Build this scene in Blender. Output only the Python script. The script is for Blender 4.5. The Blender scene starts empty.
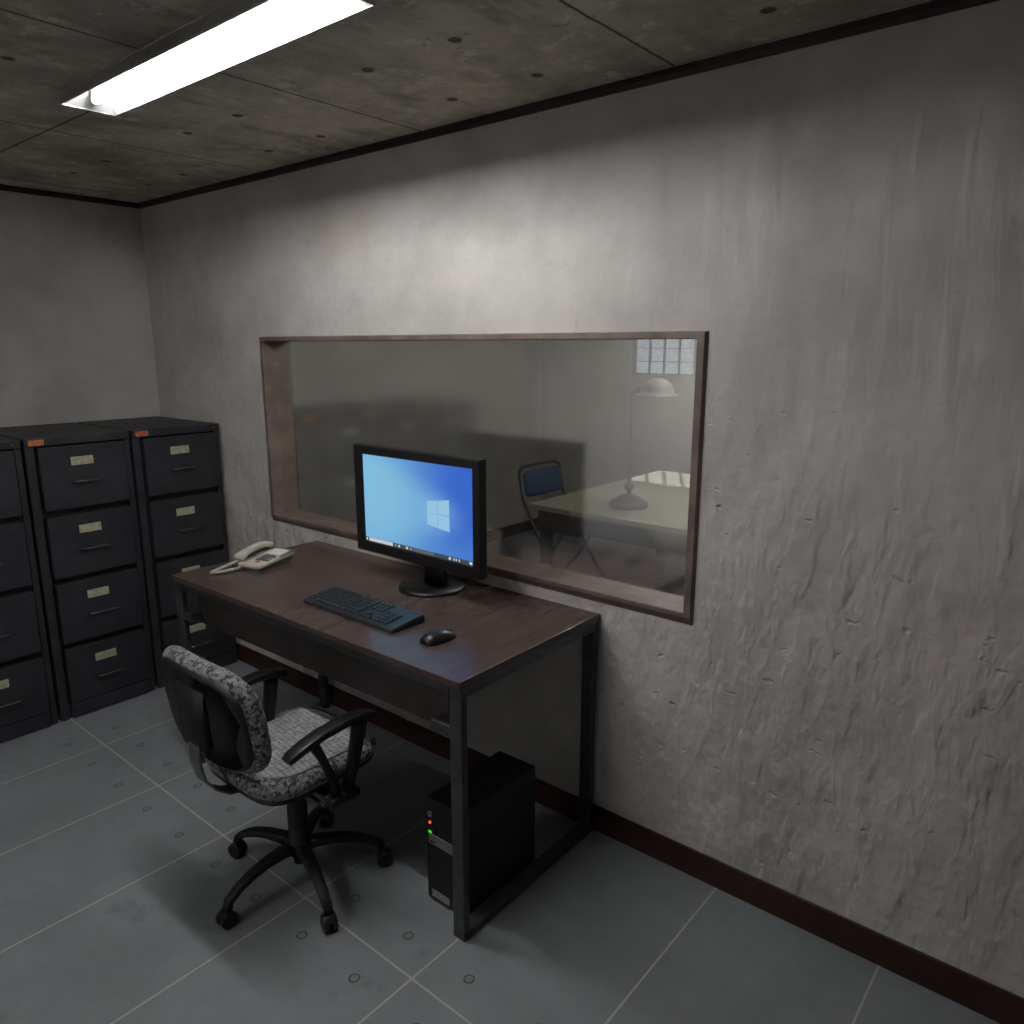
import bpy, bmesh, math, random
from mathutils import Vector, Matrix
random.seed(7)
PI = math.pi
sc = bpy.context.scene
C = sc.collection

# ------------------------------------------------------------------ materials
def nmat(name):
    m = bpy.data.materials.new(name); m.use_nodes = True
    nt = m.node_tree
    for n in list(nt.nodes): nt.nodes.remove(n)
    out = nt.nodes.new('ShaderNodeOutputMaterial')
    return m, nt, out
def N(nt, typ, **kw):
    n = nt.nodes.new(typ)
    for k, v in kw.items():
        if k == 'inp':
            for a, b in v.items():
                if hasattr(b, 'is_output') or isinstance(b, bpy.types.NodeSocket): nt.links.new(b, n.inputs[a])
                else: n.inputs[a].default_value = b
        else: setattr(n, k, v)
    return n
def M_(nt, op, a, b=None, c=None, clamp=False):
    n = nt.nodes.new('ShaderNodeMath'); n.operation = op; n.use_clamp = clamp
    for i, v in enumerate((a, b, c)):
        if v is None: continue
        if isinstance(v, bpy.types.NodeSocket): nt.links.new(v, n.inputs[i])
        else: n.inputs[i].default_value = v
    return n.outputs[0]
def MIX(nt, f, a, b):
    n = nt.nodes.new('ShaderNodeMix'); n.data_type = 'RGBA'
    for i, v in ((0, f), (6, a), (7, b)):
        if isinstance(v, bpy.types.NodeSocket): nt.links.new(v, n.inputs[i])
        else: n.inputs[i].default_value = (v if i == 0 else (v[0], v[1], v[2], 1))
    return n.outputs[2]
def RAMP(nt, f, lo, hi, a=0., b=1.):
    n = nt.nodes.new('ShaderNodeMapRange'); n.interpolation_type = 'SMOOTHSTEP'
    nt.links.new(f, n.inputs[0])
    n.inputs[1].default_value = lo; n.inputs[2].default_value = hi
    n.inputs[3].default_value = a; n.inputs[4].default_value = b
    return n.outputs[0]
def COORD(nt, scale=(1, 1, 1), rot=(0, 0, 0)):
    t = nt.nodes.new('ShaderNodeTexCoord'); m = nt.nodes.new('ShaderNodeMapping')
    m.inputs['Scale'].default_value = scale; m.inputs['Rotation'].default_value = rot
    nt.links.new(t.outputs['Object'], m.inputs[0])
    return m.outputs[0]
def NOISE(nt, vec, s, d=4., r=.55, dist=0.):
    n = N(nt, 'ShaderNodeTexNoise', inp={'Vector': vec, 'Scale': s, 'Detail': d, 'Roughness': r, 'Distortion': dist})
    return n.outputs['Fac']
def BSDF(nt, out, **kw):
    b = nt.nodes.new('ShaderNodeBsdfPrincipled')
    for k, v in kw.items():
        k = k.replace('_', ' ')
        if isinstance(v, bpy.types.NodeSocket): nt.links.new(v, b.inputs[k])
        elif k == 'Base Color' or k == 'Emission Color': b.inputs[k].default_value = (v[0], v[1], v[2], 1)
        else: b.inputs[k].default_value = v
    nt.links.new(b.outputs[0], out.inputs[0])
    return b
def BUMP(nt, h, strength=.5, dist=.01):
    return N(nt, 'ShaderNodeBump', inp={'Height': h, 'Strength': strength, 'Distance': dist}).outputs[0]

def mat_simple(name, col, rough=.5, metal=0., vary=.15, scale=20., spec=.5, bump=0.):
    m, nt, out = nmat(name)
    v = COORD(nt)
    n = NOISE(nt, v, scale)
    f = RAMP(nt, n, .3, .7)
    c = MIX(nt, f, [x*(1-vary) for x in col], [x*(1+vary) for x in col])
    kw = dict(Base_Color=c, Roughness=rough, Metallic=metal, Specular_IOR_Level=spec)
    if bump: kw['Normal'] = BUMP(nt, NOISE(nt, v, scale*6), bump, .002)
    BSDF(nt, out, **kw)
    return m

def mat_wall(name, col, relief=1.):
    m, nt, out = nmat(name)
    v = COORD(nt)
    big = NOISE(nt, v, .9, 2.)
    mott = NOISE(nt, v, 2.6, 5., .6)
    fine = NOISE(nt, v, 22., 4., .6)
    c = MIX(nt, RAMP(nt, mott, .32, .7), [x*.84 for x in col], [x*1.1 for x in col])
    c = MIX(nt, M_(nt, 'MULTIPLY', RAMP(nt, NOISE(nt, v, 1.9, 3.), .5, .72), .35), c, [col[0]*1.06, col[1]*.93, col[2]*.86])
    c = MIX(nt, M_(nt, 'MULTIPLY', RAMP(nt, NOISE(nt, v, 55., 2.), .62, .75), .2), c, [x*.6 for x in col])
    # trowelled relief: diagonal dabs low down, long upright drags high up
    z = N(nt, 'ShaderNodeSeparateXYZ', inp={0: v}).outputs[2]
    streak = NOISE(nt, COORD(nt, (1., 1., .17)), 15., 3., .5, .15)
    dabs = NOISE(nt, COORD(nt, (1., 1., .42), (0, .75, 0)), 15., 3.5, .5, .25)
    dabs2 = NOISE(nt, COORD(nt, (1., 1., .5), (0, -.5, 0)), 24., 3., .5, .2)
    coarse = NOISE(nt, v, 5.5, 3., .5)
    hmask = RAMP(nt, M_(nt, 'ADD', z, M_(nt, 'MULTIPLY', big, 1.4)), 1.5, 2.5)
    low = M_(nt, 'ADD', M_(nt, 'ADD', M_(nt, 'ADD', M_(nt, 'MULTIPLY', dabs, 1.0), M_(nt, 'MULTIPLY', RAMP(nt, dabs, .42, .62), .24)), M_(nt, 'MULTIPLY', dabs2, .7)), M_(nt, 'MULTIPLY', coarse, 1.6))
    high = M_(nt, 'ADD', M_(nt, 'MULTIPLY', streak, 1.2), M_(nt, 'MULTIPLY', coarse, .8))
    h = M_(nt, 'ADD', M_(nt, 'MULTIPLY', low, M_(nt, 'SUBTRACT', 1., hmask)), M_(nt, 'MULTIPLY', high, hmask))
    pits = RAMP(nt, NOISE(nt, COORD(nt, (1., 1., 1.4)), 19., 2., .5), .68, .86)
    h = M_(nt, 'SUBTRACT', h, M_(nt, 'MULTIPLY', pits, M_(nt, 'MULTIPLY', M_(nt, 'SUBTRACT', 1., hmask), .9)))
    h = M_(nt, 'ADD', h, M_(nt, 'MULTIPLY', fine, .14))
    BSDF(nt, out, Base_Color=c, Roughness=.75, Specular_IOR_Level=.25, Normal=BUMP(nt, h, .9, .0108*relief))
    return m

def cyc(nt, s, off, per):   # signed distance to the nearest line of a periodic set
    return M_(nt, 'PINGPONG', M_(nt, 'ABSOLUTE', M_(nt, 'SUBTRACT', s, off)), per/2)

def mat_floor():
    m, nt, out = nmat('floor_tile')
    v = COORD(nt)
    s = N(nt, 'ShaderNodeSeparateXYZ', inp={0: v})
    px, py = .4565, 1.82
    dx = cyc(nt, s.outputs[0], .930, px); dy = cyc(nt, s.outputs[1], 1.101, py)
    line = M_(nt, 'MAXIMUM', M_(nt, 'LESS_THAN', dx, .0028), M_(nt, 'LESS_THAN', dy, .0028))
    ax = M_(nt, 'SUBTRACT', dx, .1145); ay = M_(nt, 'SUBTRACT', dy, .0935)
    r = M_(nt, 'SQRT', M_(nt, 'ADD', M_(nt, 'MULTIPLY', ax, ax), M_(nt, 'MULTIPLY', ay, ay)))
    disc = M_(nt, 'LESS_THAN', r, .0135)
    ring = M_(nt, 'MULTIPLY', RAMP(nt, r, .0100, .0128), RAMP(nt, r, .0132, .0160, 1., 0.))
    base = (.220, .237, .256)
    c = MIX(nt, RAMP(nt, NOISE(nt, v, 2.2, 6., .65), .3, .72), [x*.84 for x in base], [x*1.1 for x in base])
    c = MIX(nt, M_(nt, 'MULTIPLY', RAMP(nt, NOISE(nt, v, 7., 7., .72), .52, .66), .3), c, (.19, .19, .19))
    c = MIX(nt, M_(nt, 'MULTIPLY', RAMP(nt, NOISE(nt, v, 4.3, 7., .7), .58, .7), .3), c, (.075, .083, .088))
    c = MIX(nt, M_(nt, 'MULTIPLY', disc, .25), c, (.10, .10, .09))
    c = MIX(nt, M_(nt, 'MULTIPLY', ring, 1.), c, (.045, .048, .05))
    c = MIX(nt, M_(nt, 'MULTIPLY', line, .9), c, (.44, .45, .43))
    h = M_(nt, 'SUBTRACT', M_(nt, 'MULTIPLY', NOISE(nt, v, 60., 4., .6), .3), ring)
    BSDF(nt, out, Base_Color=c, Roughness=M_(nt, 'MULTIPLY_ADD', NOISE(nt, v, 9., 5.), .3, .38), Specular_IOR_Level=.35, Normal=BUMP(nt, h, .35, .003))
    return m

def mat_ceiling():
    m, nt, out = nmat('board_marked_concrete')
    v = COORD(nt)
    s = N(nt, 'ShaderNodeSeparateXYZ', inp={0: v})
    per = .933
    wob = M_(nt, 'MULTIPLY', M_(nt, 'SUBTRACT', NOISE(nt, v, 14., 3.), .5), .010)
    dx = cyc(nt, M_(nt, 'ADD', s.outputs[0], wob), 2.965, per)
    dy = cyc(nt, M_(nt, 'ADD', s.outputs[1], wob), 1.108, per)
    seam = M_(nt, 'MAXIMUM', RAMP(nt, dx, .001, .0062, 1., 0.), RAMP(nt, dy, .001, .0062, 1., 0.))
    ax = M_(nt, 'SUBTRACT', dx, .311); ay = M_(nt, 'SUBTRACT', dy, .311)
    r = M_(nt, 'SQRT', M_(nt, 'ADD', M_(nt, 'MULTIPLY', ax, ax), M_(nt, 'MULTIPLY', ay, ay)))
    hole = RAMP(nt, r, .013, .020, 1., 0.)
    base = (.50, .46, .385)
    vst = COORD(nt, (1., .35, 1.))
    c = MIX(nt, RAMP(nt, NOISE(nt, v, 2.4, 6., .65), .3, .7), [x*.55 for x in base], [x*1.15 for x in base])
    c = MIX(nt, M_(nt, 'MULTIPLY', RAMP(nt, NOISE(nt, vst, 9., 7., .7), .5, .66), .6), c, [x*.45 for x in base])
    c = MIX(nt, M_(nt, 'MULTIPLY', RAMP(nt, NOISE(nt, v, 13., 6., .7), .55, .66), .45), c, [x*1.6 for x in base])
    c = MIX(nt, M_(nt, 'MULTIPLY', RAMP(nt, NOISE(nt, v, 30., 6., .7), .6, .7), .6), c, [x*.35 for x in base])
    c = MIX(nt, M_(nt, 'MULTIPLY', seam, .85), c, (.02, .019, .016))
    c = MIX(nt, M_(nt, 'MULTIPLY', hole, .8), c, (.03, .028, .024))
    h = M_(nt, 'SUBTRACT', M_(nt, 'MULTIPLY', NOISE(nt, v, 18., 6., .65), .6), M_(nt, 'ADD', seam, hole))
    BSDF(nt, out, Base_Color=c, Roughness=.85, Specular_IOR_Level=.2, Normal=BUMP(nt, h, .6, .006))
    return m

def mat_wood_top():
    m, nt, out = nmat('brown_laminate')
    v = COORD(nt, (1., .12, 1.))
    g = NOISE(nt, v, 30., 5., .6, .3)
    g2 = NOISE(nt, COORD(nt, (1., .3, 1.)), 3.2, 3.)
    c = MIX(nt, RAMP(nt, g, .35, .65), (.070, .046, .040), (.095, .065, .057))
    c = MIX(nt, M_(nt, 'MULTIPLY', RAMP(nt, g2, .4, .65), .4), c, (.052, .040, .036))
    BSDF(nt, out, Base_Color=c, Roughness=.24, Specular_IOR_Level=.32, Normal=BUMP(nt, g, .03, .0002))
    return m

def mat_cabinet():
    m, nt, out = nmat('charcoal_enamel')
    v = COORD(nt)
    c = MIX(nt, RAMP(nt, NOISE(nt, v, 5., 6., .7), .3, .7), (.020, .021, .026), (.036, .038, .046))
    c = MIX(nt, M_(nt, 'MULTIPLY', RAMP(nt, NOISE(nt, COORD(nt, (1, 1, .3)), 34., 6., .7), .62, .72), .5), c, (.06, .063, .07))
    BSDF(nt, out, Base_Color=c, Roughness=M_(nt, 'MULTIPLY_ADD', NOISE(nt, v, 12., 5.), .25, .36), Specular_IOR_Level=.4,
         Normal=BUMP(nt, NOISE(nt, v, 70., 3.), .12, .002))
    return m

def mat_fabric():
    m, nt, out = nmat('woven_check_fabric')
    v = COORD(nt, (1, 1, 1), (0, 0, .12))
    s = N(nt, 'ShaderNodeSeparateXYZ', inp={0: v})
    p = .016
    a = M_(nt, 'ADD', s.outputs[0], s.outputs[1]); b = M_(nt, 'SUBTRACT', s.outputs[0], s.outputs[1])
    sa = M_(nt, 'SINE', M_(nt, 'MULTIPLY', a, PI/p)); sb = M_(nt, 'SINE', M_(nt, 'MULTIPLY', b, PI/p))
    sz = M_(nt, 'SINE', M_(nt, 'MULTIPLY', s.outputs[2], PI/.012))
    chk = RAMP(nt, M_(nt, 'MULTIPLY', sa, sb), -.5, .5)
    big = M_(nt, 'MULTIPLY', M_(nt, 'SINE', M_(nt, 'MULTIPLY', s.outputs[0], PI/.02)), sz)
    nz = NOISE(nt, v, 42., 3., .6, .8)
    c = MIX(nt, chk, (.26, .26, .262), (.40, .40, .405))
    c = MIX(nt, M_(nt, 'MULTIPLY', RAMP(nt, nz, .50, .58), .3), c, (.035, .035, .04))
    c = MIX(nt, M_(nt, 'MULTIPLY', RAMP(nt, nz, .40, .34), .55), c, (.6, .6, .6))
    h = M_(nt, 'ADD', chk, M_(nt, 'MULTIPLY', NOISE(nt, v, 240., 2.), .5))
    BSDF(nt, out, Base_Color=c, Roughness=.8, Specular_IOR_Level=.25, Sheen_Weight=.2, Normal=BUMP(nt, h, .6, .003))
    return m

def mat_fabric_edge():
    m, nt, out = nmat('blotched_check_fabric')
    v = COORD(nt)
    vor = N(nt, 'ShaderNodeTexVoronoi', feature='F1', inp={'Vector': v, 'Scale': 110.}).outputs['Color']
    g = N(nt, 'ShaderNodeSeparateXYZ', inp={0: vor}).outputs[0]
    c = MIX(nt, RAMP(nt, g, .35, .5), (.022, .022, .024), (.165, .165, .17))
    c = MIX(nt, M_(nt, 'MULTIPLY', RAMP(nt, NOISE(nt, v, 90., 3.), .5, .6), .3), c, (.5, .5, .5))
    BSDF(nt, out, Base_Color=c, Roughness=.75, Specular_IOR_Level=.3, Sheen_Weight=.2, Normal=BUMP(nt, g, .4, .002))
    return m

def mat_screen():
    # object coordinates: u = x / width in 0..1, v = z / height in 0..1 (local frame of the screen)
    m, nt, out = nmat('lit_desktop_picture')
    t = nt.nodes.new('ShaderNodeTexCoord')
    s = N(nt, 'ShaderNodeSeparateXYZ', inp={0: t.outputs['Object']})
    u = M_(nt, 'DIVIDE', s.outputs[0], SCR_W); w = M_(nt, 'DIVIDE', s.outputs[2], SCR_H)
    # wedge of light opening to the left of the logo
    du = M_(nt, 'SUBTRACT', .80, u)
    dv = M_(nt, 'ABSOLUTE', M_(nt, 'SUBTRACT', w, .47))
    edge = M_(nt, 'SUBTRACT', M_(nt, 'ADD', .12, M_(nt, 'MULTIPLY', du, .62)), dv)
    wedge = M_(nt, 'MULTIPLY', RAMP(nt, edge, -.22, .20), RAMP(nt, du, -.02, .10))
    c = MIX(nt, RAMP(nt, u, .0, .95), (.20, .50, .80), (.045, .15, .66))
    c = MIX(nt, M_(nt, 'MULTIPLY', wedge, RAMP(nt, u, .9, .2, .25, .75)), c, (.27, .60, .83))
    c = MIX(nt, M_(nt, 'MULTIPLY', RAMP(nt, w, .5, 0., 0., 1.), .3), c, (.15, .42, .78))
    rr = M_(nt, 'SQRT', M_(nt, 'ADD', M_(nt, 'POWER', M_(nt, 'SUBTRACT', u, .70), 2.), M_(nt, 'POWER', M_(nt, 'SUBTRACT', w, .47), 2.)))
    c = MIX(nt, RAMP(nt, rr, .02, .30, .35, 0.), c, (.30, .62, .95))
    e = N(nt, 'ShaderNodeEmission', inp={'Color': c, 'Strength': SCR_E})
    g = N(nt, 'ShaderNodeBsdfGlossy', inp={'Roughness': .3, 'Color': (.03, .03, .03, 1)})
    a = N(nt, 'ShaderNodeAddShader', inp={0: e.outputs[0], 1: g.outputs[0]})
    nt.links.new(a.outputs[0], out.inputs[0])
    return m

def mat_emit(name, col, st):
    m, nt, out = nmat(name)
    e = N(nt, 'ShaderNodeEmission', inp={'Color': (*col, 1), 'Strength': st})
    nt.links.new(e.outputs[0], out.inputs[0]); return m

def mat_oneway():
    m, nt, out = nmat('half_silvered_glass')
    v = COORD(nt)
    t = N(nt, 'ShaderNodeBsdfTransparent', inp={'Color': (.92, .93, .90, 1)})
    g = N(nt, 'ShaderNodeBsdfGlossy', inp={'Color': (.96, .96, .95, 1), 'Roughness': .13})
    mx = N(nt, 'ShaderNodeMixShader', inp={0: ONEWAY, 1: t.outputs[0], 2: g.outputs[0]})
    nt.links.new(mx.outputs[0], out.inputs[0]); return m

def mat_pane():
    m, nt, out = nmat('hammered_window_glass')
    v = COORD(nt)
    f = NOISE(nt, v, 40., 4.)
    c = MIX(nt, RAMP(nt, f, .3, .7), (.62, .64, .66), (.92, .94, .95))
    t = N(nt, 'ShaderNodeBsdfTransparent', inp={'Color': c})
    g = N(nt, 'ShaderNodeBsdfGlossy', inp={'Color': (.9, .9, .9, 1), 'Roughness': .1})
    mx = N(nt, 'ShaderNodeMixShader', inp={0: .06, 1: t.outputs[0], 2: g.outputs[0]})
    nt.links.new(mx.outputs[0], out.inputs[0]); return m

SCR_W, SCR_H, SCR_E = .527, .312, .95
ONEWAY = .72
TUBE_E = 192.
FILL_REAR_E = 108.
FILL_FAR_E = 400.

MW = mat_wall('trowelled_plaster', (.50, .482, .466))
MW2 = mat_wall('interview_room_plaster', (.50, .49, .47), .3)
MWL = mat_wall('smoother_plaster', (.50, .482, .466), .35)
MWF = mat_wall('bounce_pale_plaster', (.84, .83, .81), .3)  # unseen wall behind the camera, whitened to strengthen its reflection in the glass
MF = mat_floor(); MC = mat_ceiling()
M_trim = mat_simple('maroon_black_paint', (.016, .006, .005), .5)
M_base = mat_simple('dark_maroon_paint', (.031, .008, .006), .5)
M_frame = mat_simple('brown_window_wood', (.150, .114, .098), .45, vary=.3, scale=9.)
M_desk = mat_wood_top()
M_apron = mat_simple('dark_walnut_laminate', (.038, .030, .027), .35, vary=.3, scale=8.)
M_steel = mat_simple('gunmetal_paint', (.058, .060, .063), .36, .35, vary=.2, scale=30.)
M_cab = mat_cabinet()
M_cabdark = mat_simple('cabinet_inside_black', (.004, .004, .005), .8)
M_chrome = mat_simple('worn_handle_metal', (.16, .16, .17), .28, .9)
M_card = mat_simple('yellowed_card', (.42, .40, .28), .8, vary=.2, scale=90.)
M_orange = mat_simple('orange_sticker', (.50, .14, .06), .7, vary=.45, scale=120.)
M_black = mat_simple('black_plastic', (.007, .007, .008), .38)
M_blacksoft = mat_simple('matt_black_plastic', (.008, .008, .009), .55)
M_shell = mat_simple('chair_shell_plastic', (.006, .0065, .0065), .55)
M_bar = mat_simple('grey_steel_bar', (.14, .14, .145), .35, .6)
M_fab = mat_fabric(); M_fabe = mat_fabric_edge()
M_phone = mat_simple('cream_phone_plastic', (.44, .42, .36), .4, vary=.08)
M_phoneside = mat_simple('grey_phone_base', (.16, .16, .14), .5, vary=.1)
M_phcard = mat_simple('white_phone_card', (.60, .60, .57), .6, vary=.05)
M_key = mat_simple('dark_phone_button', (.10, .11, .11), .5)
M_red = mat_simple('red_button', (.55, .06, .04), .5)
M_kb = mat_simple('black_keyboard_plastic', (.020, .023, .027), .38)
M_kbkey = mat_simple('charcoal_keycap', (.030, .036, .044), .42)
M_pc = mat_simple('black_computer_case', (.006, .006, .0065), .5)
M_silver = mat_simple('silver_drive_plate', (.20, .20, .20), .4, .2)
M_sticker = mat_simple('grey_case_sticker', (.25, .25, .25), .6, vary=.5, scale=160.)
M_lampbody = mat_simple('grey_lamp_housing', (.42, .42, .42), .35, .5)
M_reflector = mat_simple('lamp_reflector', (.15, .15, .148), .5, vary=.02)
M_table = mat_simple('cream_table_top', (.50, .48, .38), .35, vary=.06, scale=4.)
M_tabledark = mat_simple('dark_table_frame', (.07, .065, .06), .5)
M_blue = mat_simple('blue_chair_vinyl', (.035, .085, .19), .45, vary=.15)
M_chairmetal = mat_simple('brown_grey_tube', (.09, .08, .075), .4, .5)
M_lampgrey = mat_simple('pale_grey_lamp_enamel', (.27, .27, .27), .35)
M_lampbase = mat_simple('dull_grey_lamp_base', (.17, .17, .18), .35, .4)
M_barpaint = mat_simple('grey_window_bars', (.20, .20, .20), .5)

# ------------------------------------------------------------------ mesh helpers
class MB:
    def __init__(s): s.bm = bmesh.new(); s.mats = []
    def mi(s, m):
        if m not in s.mats: s.mats.append(m)
        return s.mats.index(m)
    def box(s, x0, x1, y0, y1, z0, z1, m=None, bev=0., seg=2):
        vs = [s.bm.verts.new((x, y, z)) for x in (x0, x1) for y in (y0, y1) for z in (z0, z1)]
        idx = [(0, 1, 3, 2), (4, 6, 7, 5), (0, 4, 5, 1), (2, 3, 7, 6), (0, 2, 6, 4), (1, 5, 7, 3)]
        fs = [s.bm.faces.new([vs[i] for i in f]) for f in idx]
        if m is not None:
            k = s.mi(m)
            for f in fs: f.material_index = k
        if bev:
            es = list({e for f in fs for e in f.edges})
            bmesh.ops.bevel(s.bm, geom=es, offset=bev, segments=seg, profile=.6, affect='EDGES', clamp_overlap=True)
        return s
    def loft(s, rings, m=None, caps=True, closed=True):
        k = s.mi(m) if m is not None else 0
        R = [[s.bm.verts.new(p) for p in r] for r in rings]
        n = len(R[0])
        for a, b in zip(R, R[1:]):
            for i in range(n if closed else n-1):
                j = (i+1) % n
                f = s.bm.faces.new((a[i], a[j], b[j], b[i])); f.material_index = k; f.smooth = True
        if caps:
            for r in (R[0], R[-1]):
                try:
                    f = s.bm.faces.new(r); f.material_index = k
                except ValueError: pass
        return s
    def tube(s, pts, rad, m=None, n=10, flat=1., up=(0, 0, 1)):
        pts = [Vector(p) for p in pts]
        if not hasattr(rad, '__len__'): rad = [rad]*len(pts)
        rings = []
        upv = Vector(up)
        for i, p in enumerate(pts):
            d = (pts[min(i+1, len(pts)-1)] - pts[max(i-1, 0)]).normalized()
            a = d.cross(upv)
            if a.length < 1e-4: a = d.cross(Vector((1, 0, 0)))
            a.normalize(); b = a.cross(d).normalized()
            r = rad[i]
            rings.append([p + a*(math.cos(t)*r) + b*(math.sin(t)*r*flat) for t in [2*PI*k/n for k in range(n)]])
        return s.loft(rings, m)
    def strip(s, pts, w, t, m=None, up=(0, 0, 1), bev=.25):
        # rectangular rounded section swept along a path; w across, t thick
        pts = [Vector(p) for p in pts]; upv = Vector(up)
        W = w if hasattr(w, '__len__') else [w]*len(pts)
        T = t if hasattr(t, '__len__') else [t]*len(pts)
        rings = []
        for i, p in enumerate(pts):
            d = (pts[min(i+1, len(pts)-1)] - pts[max(i-1, 0)]).normalized()
            a = d.cross(upv)
            if a.length < 1e-4: a = Vector((1, 0, 0))
            a.normalize(); b = a.cross(d).normalized()
            ring = []
            for k in range(16):
                th = 2*PI*k/16; c, q = math.cos(th), math.sin(th)
                e = .35
                ring.append(p + a*(W[i]/2*math.copysign(abs(c)**e, c)) + b*(T[i]/2*math.copysign(abs(q)**e, q)))
            rings.append(ring)
        return s.loft(rings, m)
    def lathe(s, prof, c=(0, 0, 0), m=None, n=32):
        rings = [[(c[0]+r*math.cos(2*PI*k/n), c[1]+r*math.sin(2*PI*k/n), c[2]+z) for k in range(n)] for r, z in prof]
        return s.loft(rings, m)
    def cushion(s, w, d, t, m=None, e=.35, taper=0., n=64, edge=None, me=None):
        # rounded slab lying flat, centred, from z=0 to z=t, slightly domed
        k = s.mi(m) if m is not None else 0
        def out(sc_, z, dome=0):
            r = []
            for i in range(n):
                th = 2*PI*i/n; c, q = math.cos(th), math.sin(th)
                x = math.copysign(abs(c)**e, c); y = math.copysign(abs(q)**e, q)
                ww = (w/2)*(1 + taper*y)
                r.append(((ww-sc_)*x, (d/2-sc_)*y, z))
            return r
        rr = t*.5
        rings = []
        for i in range(9):
            a = -PI/2 + PI*i/8
            rings.append(out(rr*(1-math.cos(a)), rr+rr*math.sin(a)))
        s.loft(rings, m if me is None else me, caps=False)
        # top cap as concentric rings with dome
        top = [out(rr + f*(min(w, d)/2-rr), t + .008*math.sin(f*PI/2)) for f in (0, .1, .25, .45, .7, .97)]
        s.loft(top, m, caps=True)
        bot = [out(rr + f*(min(w, d)/2-rr), 0) for f in (0, .97)]
        s.loft(bot, m)
        return s
    def prism(s, pts, axis, a0, a1, m=None):
        # polygon in two coordinates extruded along the third
        def P(p, a):
            return {'x': (a, p[0], p[1]), 'y': (p[0], a, p[1]), 'z': (p[0], p[1], a)}[axis]
        k = s.mi(m) if m is not None else 0
        A = [s.bm.verts.new(P(p, a0)) for p in pts]; B = [s.bm.verts.new(P(p, a1)) for p in pts]
        n = len(pts)
        fs = [s.bm.faces.new(A), s.bm.faces.new(B)] + [s.bm.faces.new((A[i], A[(i+1) % n], B[(i+1) % n], B[i])) for i in range(n)]
        for f in fs: f.material_index = k
        return s
    def xf(s, mat):
        bmesh.ops.transform(s.bm, matrix=mat, verts=s.bm.verts); return s
    def build(s, name, m=None, parent=None, loc=None, rot=None, smooth=False):
        bmesh.ops.recalc_face_normals(s.bm, faces=s.bm.faces)
        me = bpy.data.meshes.new(name); s.bm.to_mesh(me); s.bm.free()
        if s.mats:
            for x in s.mats: me.materials.append(x)
        elif m is not None: me.materials.append(m)
        if smooth:
            for p in me.polygons: p.use_smooth = True
        o = bpy.data.objects.new(name, me); C.objects.link(o)
        if loc: o.location = loc
        if rot: o.rotation_euler = rot
        if parent: o.parent = parent
        return o
def tag(o, label=None, cat=None, group=None, kind=None):
    if label: o['label'] = label
    if cat: o['category'] = cat
    if group: o['group'] = group
    if kind: o['kind'] = kind
    return o
def thing(name, label, cat, loc=(0, 0, 0), rz=0., group=None):
    o = bpy.data.objects.new(name, None); C.objects.link(o)
    o.empty_display_size = .1; o.location = loc; o.rotation_euler = (0, 0, rz)
    return tag(o, label, cat, group)
def struct(o, label=None, cat=None):
    return tag(o, label, cat, None, 'structure')
def copy_tree(o, parent=None):
    c = o.copy(); C.objects.link(c)
    if parent: c.parent = parent
    for ch in [x for x in C.objects if x.parent == o]: copy_tree(ch, c)
    return c

# ------------------------------------------------------------------ room shell
YW = 1.920; YW2 = 2.048; ZC = 2.286; XL = -.027; XR = 5.6; YB = BACK_Y = -1.15; YF = 5.25
WX0, WX1, WZ0, WZ1 = .9987, 3.0636, .8349, 1.6121      # clear opening of the observation window

struct(MB().box(-.13, XR+.1, YB-.1, YF+.1, -.08, 0).build('floor', MF), 'grey stone tile floor with pale joints and round fixings', 'floor')
struct(MB().box(-.13, XR+.1, YB-.1, YF+.1, ZC, ZC+.1).build('ceiling', MC), 'board-marked dark concrete ceiling with panel joints', 'ceiling')
struct(MB().box(-.13, XL, YB-.1, YW, 0, ZC).build('wall_left', MWL), 'grey plaster wall behind the filing cabinets', 'wall')
m = MB()
m.box(-.13, WX0, YW, YW2, 0, ZC); m.box(WX1, XR+.1, YW, YW2, 0, ZC)
m.box(WX0, WX1, YW, YW2, 0, WZ0); m.box(WX0, WX1, YW, YW2, WZ1, ZC)
struct(m.build('wall_back', MW), 'rough trowelled grey plaster wall with the observation window', 'wall')
struct(MB().box(XR, XR+.1, YB-.1, YW, 0, ZC).build('wall_right', MWL), 'plain grey plaster wall closing the room at the right', 'wall')
struct(MB().box(XL, XR, YB-.1, YB, 0, ZC).build('wall_front', MWF), 'plaster wall behind the camera, made pale to brighten its reflection', 'wall')
# interview room beyond the glass
struct(MB().box(-.13, XL, YW2, YF+.1, 0, ZC).build('wall_far_left', MW2), 'left wall of the interview room seen through the glass', 'wall')
struct(MB().box(XR, XR+.1, YW2, YF+.1, 0, ZC).build('wall_far_right', MW2), 'right wall of the interview room beyond the glass', 'wall')
BX0, BX1, BZ0, BZ1 = .848, 2.02, 1.368, 1.935
m = MB()
m.box(XL, BX0, YF, YF+.1, 0, ZC); m.box(BX1, XR, YF, YF+.1, 0, ZC)
m.box(BX0, BX1, YF, YF+.1, 0, BZ0); m.box(BX0, BX1, YF, YF+.1, BZ1, ZC)
struct(m.build('wall_far_back', MW2), 'far wall of the interview room with the small barred window', 'wall')

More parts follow.
